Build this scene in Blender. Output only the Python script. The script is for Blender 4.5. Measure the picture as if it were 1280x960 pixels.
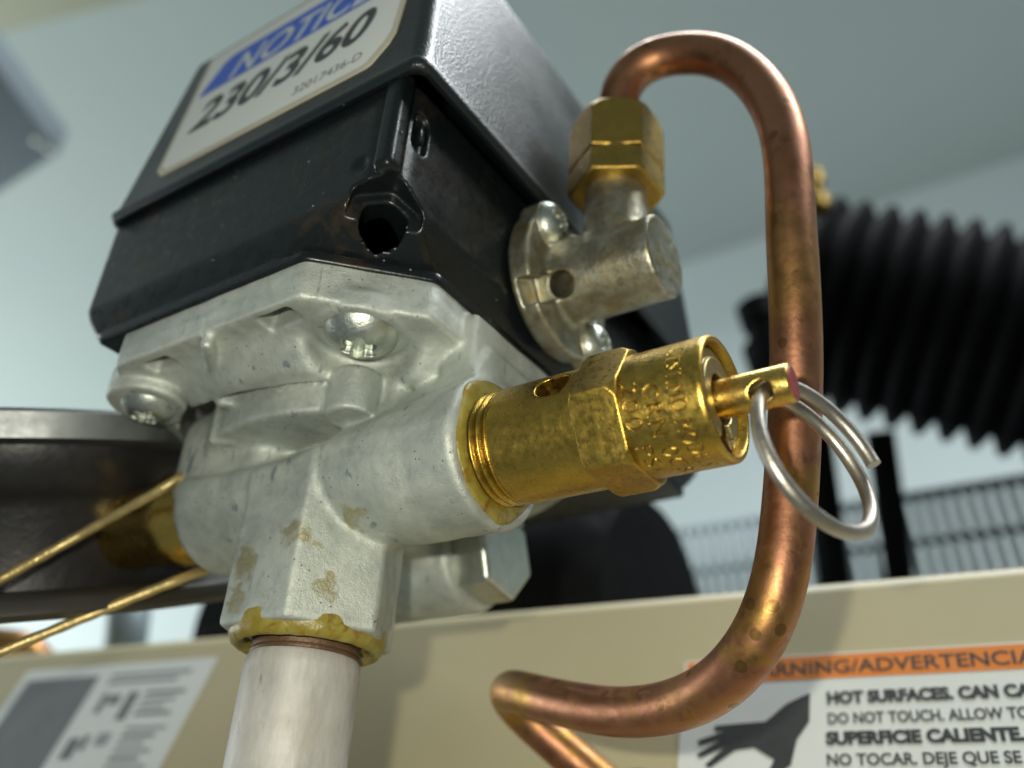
import bpy, bmesh, math, random
import numpy as np
from mathutils import Vector, Matrix

random.seed(7); np.random.seed(7)
for o in list(bpy.data.objects): bpy.data.objects.remove(o)
scene = bpy.context.scene
COL = scene.collection
S = 0.001                      # all shapes below are written in millimetres

# ------------------------------------------------------------------ camera
cam_d = bpy.data.cameras.new('camera'); cam = bpy.data.objects.new('camera', cam_d); COL.objects.link(cam)
cam_d.sensor_width = 36.0; cam_d.lens = 1139.0 / 1280.0 * 36.0
cam_d.clip_start = 0.005; cam_d.clip_end = 20.0
Uc = np.array([140., -1980., 1139.]); Uc /= np.linalg.norm(Uc)
Rc = np.array([1910., -520., -1139.]); Rc -= Uc * (Rc @ Uc); Rc /= np.linalg.norm(Rc)
Dc = np.cross(Uc, Rc)
MC = np.stack([Rc, Dc, Uc], 1)
CAM_POS = MC.T @ (-np.array([-23.5, 13.8, 120.1]))
cr, cdn, cf = MC[0], MC[1], MC[2]
mw = Matrix.Identity(4)
for i in range(3):
    mw[i][0] = cr[i]; mw[i][1] = -cdn[i]; mw[i][2] = -cf[i]; mw[i][3] = CAM_POS[i] * S
cam.matrix_world = mw
cam_d.dof.use_dof = True; cam_d.dof.focus_distance = 0.1015; cam_d.dof.aperture_fstop = 14.3
scene.camera = cam

# ------------------------------------------------------------------ room light
world = bpy.data.worlds.new('World'); scene.world = world; world.use_nodes = True
wb = world.node_tree.nodes['Background']
wb.inputs[0].default_value = (0.60, 0.72, 0.74, 1); wb.inputs[1].default_value = 0.21

def area(name, loc, target, sx, sy, power, color):
    d = bpy.data.lights.new(name, 'AREA'); d.shape = 'RECTANGLE'; d.size = sx; d.size_y = sy
    d.energy = power; d.color = color
    o = bpy.data.objects.new(name, d); COL.objects.link(o)
    o.location = loc
    o.rotation_euler = (Vector(target) - Vector(loc)).to_track_quat('-Z', 'Y').to_euler()
    return o
area('ceiling_light', (0.30, 0.235, 0.87), (0.30, 0.13, 0.0), 1.1, 0.20, 15.0, (0.93, 0.98, 1.0))
area('left_fill_light', (-2.6, -0.2, 0.1), (-0.9, 0.8, 0.8), 1.6, 1.2, 34.0, (0.93, 1.0, 0.99))  # unseen fill lamp, added to brighten the ceiling towards the left
# the phone's own lamp, left of and above the lens
fl = bpy.data.lights.new('phone_lamp', 'POINT'); fl.energy = 0.45; fl.shadow_soft_size = 0.0022; fl.color = (1.0, 0.975, 0.82)
flo = bpy.data.objects.new('phone_lamp', fl); COL.objects.link(flo)
flo.location = [(CAM_POS[i] - cr[i] * 13 - cdn[i] * 10 - cf[i] * 1.0) * S for i in range(3)]

scene.view_settings.view_transform = 'Standard'; scene.view_settings.look = 'None'
scene.view_settings.exposure = 0.0; scene.view_settings.gamma = 1.0
scene.render.engine = 'CYCLES'
scene.render.resolution_x = 1024; scene.render.resolution_y = 768

# ------------------------------------------------------------------ materials
def nt(name):
    m = bpy.data.materials.new(name); m.use_nodes = True
    t = m.node_tree; p = t.nodes['Principled BSDF']
    return m, t, p
def node(t, kind, **kw):
    n = t.nodes.new(kind)
    for k, v in kw.items(): setattr(n, k, v)
    return n
def coord(t):
    c = node(t, 'ShaderNodeTexCoord'); return c.outputs['Object']
def noise(t, vec, scale, detail=4, rough=0.6, dist=0.0):
    n = node(t, 'ShaderNodeTexNoise'); n.inputs['Scale'].default_value = scale * 1000.0
    n.inputs['Detail'].default_value = detail; n.inputs['Roughness'].default_value = rough; n.inputs['Distortion'].default_value = dist
    t.links.new(vec, n.inputs['Vector']); return n.outputs['Fac']
def ramp(t, fac, a, b, ca=(0, 0, 0, 1), cb=(1, 1, 1, 1)):
    r = node(t, 'ShaderNodeValToRGB'); e = r.color_ramp.elements
    e[0].position = a; e[0].color = ca; e[1].position = b; e[1].color = cb
    t.links.new(fac, r.inputs['Fac']); return r.outputs['Color']
def mixc(t, fac, a, b):
    n = node(t, 'ShaderNodeMix', data_type='RGBA')
    if isinstance(fac, float): n.inputs[0].default_value = fac
    else: t.links.new(fac, n.inputs[0])
    for sock, v in ((n.inputs[6], a), (n.inputs[7], b)):
        if isinstance(v, tuple): sock.default_value = v if len(v) == 4 else (*v, 1)
        else: t.links.new(v, sock)
    return n.outputs[2]
def math_(t, op, a, b=None):
    n = node(t, 'ShaderNodeMath', operation=op)
    for i, v in enumerate((a, b)):
        if v is None: continue
        if isinstance(v, (int, float)): n.inputs[i].default_value = v
        else: t.links.new(v, n.inputs[i])
    return n.outputs[0]
def bump(t, p, h, dist, strength=1.0):
    b = node(t, 'ShaderNodeBump'); b.inputs['Strength'].default_value = strength; b.inputs['Distance'].default_value = dist * S
    t.links.new(h, b.inputs['Height']); t.links.new(b.outputs['Normal'], p.inputs['Normal'])
def specks(t, vec, scale, size, keep):
    v = node(t, 'ShaderNodeTexVoronoi'); v.inputs['Scale'].default_value = scale * 1000
    t.links.new(vec, v.inputs['Vector'])
    sep = node(t, 'ShaderNodeSeparateColor'); t.links.new(v.outputs['Color'], sep.inputs[0])
    a = math_(t, 'LESS_THAN', v.outputs['Distance'], size); b = math_(t, 'LESS_THAN', sep.outputs[0], keep)
    return math_(t, 'MULTIPLY', a, b)
def finish(t, p, col=None, rough=None, metal=None):
    for k, v in (('Base Color', col), ('Roughness', rough), ('Metallic', metal)):
        if v is None: continue
        if isinstance(v, (int, float)): p.inputs[k].default_value = v
        elif isinstance(v, tuple): p.inputs[k].default_value = v if len(v) == 4 else (*v, 1)
        else: t.links.new(v, p.inputs[k])

def mat_simple(name, col, rough=0.5, metal=0.0, var=0.12, scale=0.4, bmp=0.0, bscale=6.0):
    m, t, p = nt(name); c = coord(t)
    n = noise(t, c, scale, 5)
    dark = tuple(x * (1 - var) for x in col); light = tuple(min(1, x * (1 + var)) for x in col)
    finish(t, p, mixc(t, n, dark, light), ramp(t, noise(t, c, scale * 3.1, 4), 0.25, 0.75, (rough * .8,) * 3 + (1,), (min(1, rough * 1.2),) * 3 + (1,)), metal)
    if bmp: bump(t, p, noise(t, c, bscale, 4), bmp)
    return m

def mat_black_paint():
    m, t, p = nt('black_enamel'); c = coord(t)
    base = mixc(t, noise(t, c, 0.15, 4), (0.004, 0.006, 0.0065), (0.008, 0.011, 0.012))
    rust = ramp(t, noise(t, c, 0.12, 6, 0.7, 0.4), 0.56, 0.72)
    col = mixc(t, math_(t, 'MULTIPLY', rust, 0.55), base, (0.060, 0.036, 0.014))
    sp = specks(t, c, 0.75, 0.10, 0.10)
    col = mixc(t, sp, col, (0.30, 0.28, 0.24))
    r = ramp(t, noise(t, c, 0.5, 5), 0.3, 0.75, (0.22,) * 3 + (1,), (0.42,) * 3 + (1,))
    finish(t, p, col, r, 0.0)
    p.inputs['Specular IOR Level'].default_value = 0.33
    bump(t, p, math_(t, 'ADD', noise(t, c, 1.1, 3), math_(t, 'MULTIPLY', sp, 0.9)), 0.05, 0.7)
    return m
def mat_cover_paint():
    m, t, p = nt('black_cover_enamel'); c = coord(t)
    base = mixc(t, noise(t, c, 0.12, 4), (0.005, 0.0075, 0.009), (0.010, 0.014, 0.016))
    sp = specks(t, c, 0.5, 0.07, 0.10)
    col = mixc(t, sp, base, (0.22, 0.20, 0.17))
    r = ramp(t, noise(t, c, 0.10, 5), 0.3, 0.75, (0.27,) * 3 + (1,), (0.44,) * 3 + (1,))
    finish(t, p, col, r, 0.0)
    bump(t, p, noise(t, c, 2.6, 3, 0.5), 0.10, 0.9)
    return m
def mat_casting():
    m, t, p = nt('die_cast_metal'); c = coord(t)
    g = noise(t, c, 0.11, 6, 0.62, 0.3)
    col = mixc(t, ramp(t, g, 0.32, 0.68), (0.36, 0.39, 0.36), (0.61, 0.635, 0.57))
    col = mixc(t, math_(t, 'MULTIPLY', ramp(t, noise(t, c, 0.6, 6, 0.7), 0.54, 0.72), 0.45), col, (0.27, 0.29, 0.26))
    scr = node(t, 'ShaderNodeMapping'); t.links.new(c, scr.inputs['Vector']); scr.inputs['Scale'].default_value = (1.0, 1.0, 0.22); scr.inputs['Rotation'].default_value = (0.3, 0.5, 0.2)
    sc = ramp(t, noise(t, scr.outputs[0], 0.55, 3, 0.5), 0.66, 0.72)
    col = mixc(t, math_(t, 'MULTIPLY', sc, 0.8), col, (0.18, 0.22, 0.235))
    pits = specks(t, c, 1.9, 0.20, 0.11); zone = ramp(t, noise(t, c, 0.14, 3), 0.46, 0.56)
    pit = math_(t, 'MULTIPLY', pits, zone)
    col = mixc(t, math_(t, 'MULTIPLY', pit, 0.85), col, (0.055, 0.055, 0.045))
    # smears of yellow pipe dope left on the casting
    wob = node(t, 'ShaderNodeMixRGB'); wob.blend_type = 'ADD'; wob.inputs[0].default_value = 1.0
    nz = node(t, 'ShaderNodeTexNoise'); nz.inputs['Scale'].default_value = 420.0; nz.inputs['Detail'].default_value = 4; t.links.new(c, nz.inputs['Vector'])
    sub = node(t, 'ShaderNodeVectorMath', operation='SUBTRACT'); sub.inputs[1].default_value = (0.5, 0.5, 0.5); t.links.new(nz.outputs['Color'], sub.inputs[0])
    mul = node(t, 'ShaderNodeVectorMath', operation='SCALE'); mul.inputs['Scale'].default_value = 0.0055; t.links.new(sub.outputs[0], mul.inputs[0])
    add = node(t, 'ShaderNodeVectorMath', operation='ADD'); t.links.new(c, add.inputs[0]); t.links.new(mul.outputs[0], add.inputs[1])
    total = None
    for (x, y, z, r) in STAINS:
        d = node(t, 'ShaderNodeVectorMath', operation='DISTANCE'); t.links.new(add.outputs[0], d.inputs[0]); d.inputs[1].default_value = (x * S, y * S, z * S)
        k = math_(t, 'DIVIDE', d.outputs['Value'], r * S)
        v = ramp(t, k, 0.72, 1.0, (1, 1, 1, 1), (0, 0, 0, 1))
        total = v if total is None else math_(t, 'MAXIMUM', total, v)
    blot = ramp(t, noise(t, c, 0.5, 4), 0.30, 0.55)
    st = math_(t, 'MULTIPLY', total, math_(t, 'ADD', math_(t, 'MULTIPLY', blot, 0.50), 0.12))
    col = mixc(t, st, col, (0.30, 0.23, 0.055))
    rr = ramp(t, noise(t, c, 0.7, 5), 0.3, 0.7, (0.42,) * 3 + (1,), (0.66,) * 3 + (1,))
    rr = mixc(t, st, rr, (0.25, 0.25, 0.25))
    finish(t, p, col, rr, 0.6)
    h = math_(t, 'ADD', noise(t, c, 0.8, 6, 0.72), math_(t, 'MULTIPLY', pit, -0.7))
    h = math_(t, 'ADD', h, math_(t, 'MULTIPLY', noise(t, c, 4.5, 4, 0.7), 0.45))
    bump(t, p, h, 0.15, 0.9)
    return m
def mat_brass(name='brass', col=(0.66, 0.44, 0.088), dull=(0.22, 0.145, 0.032), rough=0.27, tarnish=0.62, bmp=0.034):
    m, t, p = nt(name); c = coord(t)
    g = ramp(t, math_(t, 'ADD', math_(t, 'MULTIPLY', noise(t, c, 0.17, 8, 0.75, 0.5), 0.65), math_(t, 'MULTIPLY', noise(t, c, 1.1, 6, 0.75), 0.35)), 0.36, 0.66)
    cc = mixc(t, math_(t, 'MULTIPLY', g, tarnish), col, dull)
    sp = ramp(t, noise(t, c, 2.6, 4, 0.7), 0.58, 0.70)
    cc = mixc(t, math_(t, 'MULTIPLY', sp, 0.32), cc, (0.20, 0.12, 0.03))
    gr = ramp(t, noise(t, c, 0.9, 4), 0.60, 0.75)
    cc = mixc(t, math_(t, 'MULTIPLY', gr, 0.30), cc, (0.38, 0.34, 0.12))
    r = ramp(t, noise(t, c, 1.3, 5), 0.3, 0.72, (rough * 0.75,) * 3 + (1,), (rough * 1.6,) * 3 + (1,))
    finish(t, p, cc, r, 1.0)
    mp = node(t, 'ShaderNodeMapping'); t.links.new(c, mp.inputs['Vector']); mp.inputs['Scale'].default_value = (1.6, 0.06, 0.06)
    bump(t, p, math_(t, 'ADD', math_(t, 'ADD', noise(t, c, 3.6, 5, .7), noise(t, c, 0.9, 4)), math_(t, 'MULTIPLY', noise(t, mp.outputs[0], 2.5, 3), .5)), bmp, 0.9)
    return m
def mat_copper():
    m, t, p = nt('copper'); c = coord(t)
    cc = mixc(t, ramp(t, noise(t, c, 0.10, 5, 0.6), 0.35, 0.65), (0.37, 0.165, 0.090), (0.46, 0.220, 0.130))
    sx = node(t, 'ShaderNodeSeparateXYZ'); t.links.new(c, sx.inputs[0])
    mr = node(t, 'ShaderNodeMapRange'); t.links.new(sx.outputs[2], mr.inputs[0]); mr.inputs[1].default_value = 0.045; mr.inputs[2].default_value = -0.005; mr.inputs[3].default_value = 0.12; mr.inputs[4].default_value = 0.8
    cc = mixc(t, math_(t, 'MULTIPLY', ramp(t, noise(t, c, 0.085, 5, 0.6, 0.8), 0.44, 0.60), mr.outputs[0]), cc, (0.44, 0.265, 0.055))
    cc = mixc(t, math_(t, 'MULTIPLY', ramp(t, noise(t, c, 0.26, 6, 0.75), 0.54, 0.70), 0.6), cc, (0.12, 0.050, 0.028))
    sp = specks(t, c, 0.42, 0.30, 0.16)
    cc = mixc(t, math_(t, 'MULTIPLY', sp, 0.7), cc, (0.17, 0.095, 0.030))
    r = ramp(t, noise(t, c, 0.5, 5), 0.3, 0.7, (0.34,) * 3 + (1,), (0.54,) * 3 + (1,))
    finish(t, p, cc, r, 1.0)
    bump(t, p, noise(t, c, 1.6, 5, 0.6), 0.05, 0.6)
    return m
def mat_zinc():
    m, t, p = nt('zinc_fitting'); c = coord(t)
    cc = mixc(t, ramp(t, noise(t, c, 0.22, 6, 0.65), 0.35, 0.65), (0.25, 0.235, 0.165), (0.50, 0.485, 0.39))
    cc = mixc(t, math_(t, 'MULTIPLY', ramp(t, noise(t, c, 0.35, 5, 0.6, 0.5), 0.50, 0.68), 0.7), cc, (0.30, 0.21, 0.055))
    cc = mixc(t, math_(t, 'MULTIPLY', ramp(t, noise(t, c, 1.4, 6, 0.7), 0.56, 0.68), 0.55), cc, (0.12, 0.10, 0.06))
    r = ramp(t, noise(t, c, 0.8, 5), 0.3, 0.7, (0.26,) * 3 + (1,), (0.50,) * 3 + (1,))
    finish(t, p, cc, r, 0.85)
    bump(t, p, noise(t, c, 1.5, 6, 0.65), 0.12, 0.8)
    return m
def mat_dope():
    m, t, p = nt('thread_sealant'); c = coord(t)
    cc = mixc(t, ramp(t, noise(t, c, 0.28, 5), 0.40, 0.62), (0.23, 0.165, 0.014), (0.30, 0.255, 0.055))
    cc = mixc(t, ramp(t, noise(t, c, 0.30, 6, 0.7, 0.8), 0.54, 0.68), cc, (0.16, 0.070, 0.010))
    finish(t, p, cc, 0.33, 0.0)
    p.inputs['Subsurface Weight'].default_value = 0.25; p.inputs['Subsurface Radius'].default_value = (0.0012, 0.0008, 0.0003)
    bump(t, p, noise(t, c, 1.4, 4), 0.12, 0.8)
    return m
def mat_galv():
    m, t, p = nt('galvanised_pipe'); c = coord(t)
    mp = node(t, 'ShaderNodeMapping'); t.links.new(c, mp.inputs['Vector']); mp.inputs['Scale'].default_value = (1, 1, 0.35)
    cc = mixc(t, ramp(t, noise(t, mp.outputs[0], 0.22, 6, 0.65), 0.35, 0.66), (0.36, 0.345, 0.32), (0.58, 0.56, 0.52))
    cc = mixc(t, math_(t, 'MULTIPLY', ramp(t, noise(t, mp.outputs[0], 0.42, 6, 0.65), 0.60, 0.70), 0.7), cc, (0.17, 0.17, 0.16))
    cc = mixc(t, math_(t, 'MULTIPLY', ramp(t, noise(t, c, 0.13, 4), 0.56, 0.68), 0.5), cc, (0.40, 0.37, 0.31))
    finish(t, p, cc, 0.55, 0.15)
    bump(t, p, noise(t, mp.outputs[0], 1.0, 5), 0.12, 0.6)
    return m
def mat_paint(name, a, b, rough=0.5, scale=0.01):
    m, t, p = nt(name); c = coord(t)
    cc = mixc(t, ramp(t, noise(t, c, scale, 5), 0.3, 0.7), a, b)
    finish(t, p, cc, rough, 0.0)
    bump(t, p, noise(t, c, 0.9, 4), 0.04, 0.5)
    return m

STAINS = [(8.9, -11.5, 10.6, 2.0), (4.4, -8.2, 9.6, 2.4), (-2.6, -9.2, 7.6, 2.4), (9.6, -4.5, 13.2, 2.0), (7.0, -5.5, 4.5, 1.9), (-3.4, -9.2, 3.2, 2.0), (9.0, 1.5, 3.5, 1.4)]
M = dict(
    black=mat_black_paint(), cover=mat_cover_paint(), cast=mat_casting(), brass=mat_brass(), copper=mat_copper(), zinc=mat_zinc(),
    brass_nut=mat_brass('brass_nut', (0.56, 0.36, 0.085), (0.26, 0.17, 0.05), 0.30, 0.6, 0.05),
    brass_stem=mat_brass('brass_stem', (0.74, 0.50, 0.13), (0.42, 0.27, 0.06), 0.24, 0.4, 0.03),
    dope=mat_dope(), galv=mat_galv(),
    screw=mat_simple('zinc_plated_screw', (0.55, 0.58, 0.52), 0.38, 1.0, 0.25, 0.5, 0.05, 2.5),
    ring=mat_simple('steel_ring_wire', (0.42, 0.38, 0.33), 0.40, 1.0, 0.2, 0.4, 0.03, 3.0),
    spring=mat_simple('valve_spring', (0.46, 0.37, 0.18), 0.36, 1.0, 0.3, 0.8, 0.05, 3),
    dark_hole=mat_simple('dark_cavity', (0.006, 0.006, 0.007), 0.7, 0.0),
    red=mat_simple('red_paint_mark', (0.27, 0.035, 0.035), 0.45, 0.0, 0.3, 1.0, 0.06, 2.5),
    label=mat_simple('label_vinyl', (0.70, 0.72, 0.69), 0.42, 0.0, 0.05, 0.1),
    label_edge=mat_simple('label_edge', (0.52, 0.48, 0.38), 0.5, 0.0, 0.15, 0.3),
    blue=mat_simple('blue_ink', (0.022, 0.10, 0.58), 0.4, 0.0, 0.06, 0.2),
    ink=mat_simple('black_ink', (0.035, 0.038, 0.04), 0.45, 0.0),
    white_ink=mat_simple('white_ink', (0.55, 0.59, 0.66), 0.45, 0.0, 0.04),
    grey_ink=mat_simple('grey_ink', (0.16, 0.17, 0.175), 0.5, 0.0, 0.2, 0.2),
    orange=mat_simple('orange_ink', (0.72, 0.22, 0.03), 0.45, 0.0, 0.06, 0.1),
    beige=mat_paint('beige_enamel', (0.45, 0.395, 0.24), (0.50, 0.44, 0.27), 0.45, 0.02),
    gauge=mat_simple('gauge_case_paint', (0.016, 0.0145, 0.0145), 0.38, 0.0, 0.3, 0.15, 0.08, 0.8),
    bezel=mat_simple('bezel_steel', (0.22, 0.23, 0.23), 0.48, 1.0, 0.15, 0.1),
    gauge_rim=mat_simple('gauge_rim', (0.05, 0.045, 0.038), 0.42, 0.3, 0.2, 0.1),
    cord=mat_simple('brass_wire', (0.55, 0.42, 0.18), 0.4, 0.7, 0.35, 0.25, 0.15, 1.0),
    iron=mat_simple('black_cast_iron', (0.005, 0.005, 0.006), 0.75, 0.0, 0.3, 0.05),
    wire=mat_simple('guard_wire', (0.20, 0.245, 0.26), 0.5, 0.2, 0.2, 0.05),
    panel=mat_paint('grey_panel_paint', (0.20, 0.235, 0.265), (0.235, 0.27, 0.30), 0.45, 0.01),
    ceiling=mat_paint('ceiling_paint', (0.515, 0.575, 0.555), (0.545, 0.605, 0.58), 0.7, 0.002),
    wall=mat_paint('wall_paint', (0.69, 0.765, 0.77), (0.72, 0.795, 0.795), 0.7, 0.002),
    strip=mat_paint('cream_strip', (0.42, 0.42, 0.30), (0.46, 0.46, 0.33), 0.6, 0.004),
)

for k in ('iron',): M[k].node_tree.nodes['Principled BSDF'].inputs['Specular IOR Level'].default_value = 0.08

# ------------------------------------------------------------------ object helpers
def tag(o, label=None, cat=None, group=None, kind=None):
    for k, v in (('label', label), ('category', cat), ('group', group), ('kind', kind)):
        if v: o[k] = v
    return o
def thing(name, loc, label, cat, group=None):
    o = bpy.data.objects.new(name, None); COL.objects.link(o); o.empty_display_size = 0.005
    o.location = [v * S for v in loc]; tag(o, label, cat, group); return o
def wloc(o):
    v = Vector(o.location)
    while o.parent is not None: o = o.parent; v = v + Vector(o.location)
    return np.array(v)
def make(name, verts, faces, mat, parent=None, smooth=True, angle=None):
    """verts in mm, scene coordinates; stored relative to the parent's place"""
    v = np.asarray(verts, float) * S
    if parent is not None: v = v - wloc(parent)
    me = bpy.data.meshes.new(name); me.from_pydata(v.tolist(), [], [list(map(int, f)) for f in faces]); me.update()
    me.materials.append(mat)
    me.polygons.foreach_set('use_smooth', [smooth] * len(me.polygons))
    if smooth and angle: me.set_sharp_from_angle(angle=math.radians(angle))
    o = bpy.data.objects.new(name, me); COL.objects.link(o)
    if parent is not None: o.parent = parent
    return o
def make_bm(name, bm, mat, parent=None, smooth=True, angle=35):
    bmesh.ops.recalc_face_normals(bm, faces=bm.faces[:])
    vs = [v.co[:] for v in bm.verts]; bm.verts.index_update(); fs = [[v.index for v in f.verts] for f in bm.faces]; bm.free()
    return make(name, vs, fs, mat, parent, smooth, angle)
def frame(axis, up=None):
    a = np.array(axis, float); a /= np.linalg.norm(a)
    u = np.array(up if up is not None else ((0, 0, 1) if abs(a[2]) < .9 else (1, 0, 0)), float)
    u = u - a * (u @ a); u /= np.linalg.norm(u)
    return a, u, np.cross(a, u)
def lathe(prof, org, axis, n=64, up=None, close=False):
    a, u, w = frame(axis, up); org = np.array(org, float); vs = []; fs = []
    for s, r in prof:
        for k in range(n):
            t = 2 * math.pi * k / n; vs.append(org + a * s + (u * math.cos(t) + w * math.sin(t)) * r)
    m = len(prof)
    for i in range(m - 1 + (1 if close else 0)):
        j = (i + 1) % m
        for k in range(n):
            l = (k + 1) % n; fs.append((i * n + k, i * n + l, j * n + l, j * n + k))
    return vs, fs
def tube(path, r, n=20, caps=True, closed=False):
    P = np.array(path, float); m = len(P); rr = np.full(m, r) if np.isscalar(r) else np.array(r)
    T = np.gradient(P, axis=0)
    if closed: T = np.roll(P, -1, 0) - np.roll(P, 1, 0)
    T /= np.linalg.norm(T, axis=1)[:, None]
    _, u, _ = frame(T[0]); vs = []; fs = []
    for i in range(m):
        u = u - T[i] * (u @ T[i]); u /= np.linalg.norm(u); w = np.cross(T[i], u)
        for k in range(n):
            t = 2 * math.pi * k / n; vs.append(P[i] + (u * math.cos(t) + w * math.sin(t)) * rr[i])
    for i in range(m - (0 if closed else 1)):
        j = (i + 1) % m
        for k in range(n):
            l = (k + 1) % n; fs.append((i * n + k, i * n + l, j * n + l, j * n + k))
    if caps and not closed: fs += [tuple(range(n))[::-1], tuple(range((m - 1) * n, m * n))]
    return vs, fs
def spline(pts, per=12):
    P = np.array(pts, float); P = np.vstack([2 * P[0] - P[1], P, 2 * P[-1] - P[-2]]); out = []
    for i in range(1, len(P) - 2):
        p0, p1, p2, p3 = P[i - 1:i + 3]
        for k in range(per):
            t = k / per
            out.append(.5 * ((2 * p1) + (-p0 + p2) * t + (2 * p0 - 5 * p1 + 4 * p2 - p3) * t * t + (-p0 + 3 * p1 - 3 * p2 + p3) * t ** 3))
    out.append(P[-2]); return np.array(out)
def resample(P, n):
    d = np.r_[0, np.cumsum(np.linalg.norm(np.diff(P, axis=0), axis=1))]; t = np.linspace(0, d[-1], n)
    return np.stack([np.interp(t, d, P[:, k]) for k in range(3)], 1)
def smooth_path(P, it=10):
    P = P.copy()
    for _ in range(it): P[1:-1] = P[1:-1] * .5 + (P[:-2] + P[2:]) * .25
    return P
def box_bm(c, size, rot=None, bev=0.0, seg=2):
    bm = bmesh.new(); bmesh.ops.create_cube(bm, size=1.0)
    for v in bm.verts: v.co = Vector((v.co.x * size[0], v.co.y * size[1], v.co.z * size[2]))
    if bev: bmesh.ops.bevel(bm, geom=bm.edges[:], offset=bev, segments=seg, profile=.5, affect='EDGES')
    for v in bm.verts:
        q = np.array(v.co)
        if rot is not None: q = rot @ q
        v.co = Vector(q + np.array(c))
    return bm

# ---- signed-distance modelling: cast shapes with fillets --------------------
def smin(a, b, k):
    h = np.clip(.5 + .5 * (b - a) / k, 0, 1); return b * (1 - h) + a * h - k * h * (1 - h)
def smax(a, b, k): return -smin(-a, -b, k)
def s_cyl(u, v, w, r, w0, w1, rd=0.5):
    d = np.sqrt(u * u + v * v) - r + rd; e = np.abs(w - (w0 + w1) / 2) - (w1 - w0) / 2 + rd
    return np.minimum(np.maximum(d, e), 0) + np.sqrt(np.maximum(d, 0) ** 2 + np.maximum(e, 0) ** 2) - rd
def s_box(x, y, z, lo, hi, rd=0.4):
    q = [np.abs(a - (l + h) / 2) - (h - l) / 2 + rd for a, l, h in zip((x, y, z), lo, hi)]
    return np.minimum(np.maximum(np.maximum(q[0], q[1]), q[2]), 0) + np.sqrt(sum(np.maximum(a, 0) ** 2 for a in q)) - rd
def s_ext(d2, w, w0, w1, rd):
    d = d2 + rd; e = np.abs(w - (w0 + w1) / 2) - (w1 - w0) / 2 + rd
    return np.minimum(np.maximum(d, e), 0) + np.sqrt(np.maximum(d, 0) ** 2 + np.maximum(e, 0) ** 2) - rd
def s_hex2(u, v, af, phase, k=0.3):
    d = None
    for i in range(6):
        a = phase + math.pi / 3 * i; q = u * math.cos(a) + v * math.sin(a) - af / 2
        d = q if d is None else smax(d, q, k)
    return d
def s_oct2(x, y, x0, x1, y0, y1, ch, k=0.6):
    d = smax(smax(x - x1, x0 - x, k), smax(y - y1, y0 - y, k), k); q = math.sqrt(.5)
    for sx, sy, cx, cy in ((1, 1, x1, y1), (1, -1, x1, y0), (-1, 1, x0, y1), (-1, -1, x0, y0)):
        d = smax(d, ((x - cx) * sx + (y - cy) * sy + ch) * q, k)
    return d
def s_cut2(x, y, x0, x1, y0, y1, ch, k=0.6):
    d = smax(smax(x - x1, x0 - x, k), smax(y - y1, y0 - y, k), k)
    return smax(d, ((x - x1) - (y - y0) + ch) * math.sqrt(.5), k)
def lump(x, y, z, f, s=0.0):
    return np.sin(f * x + 1.3 + s + 1.7 * np.sin(.7 * f * z)) * np.sin(f * 1.1 * y + .4 + 1.3 * np.sin(.8 * f * x + s)) + .5 * np.sin(f * 2.1 * z + 2.1 * np.sin(f * y) + s)
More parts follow.
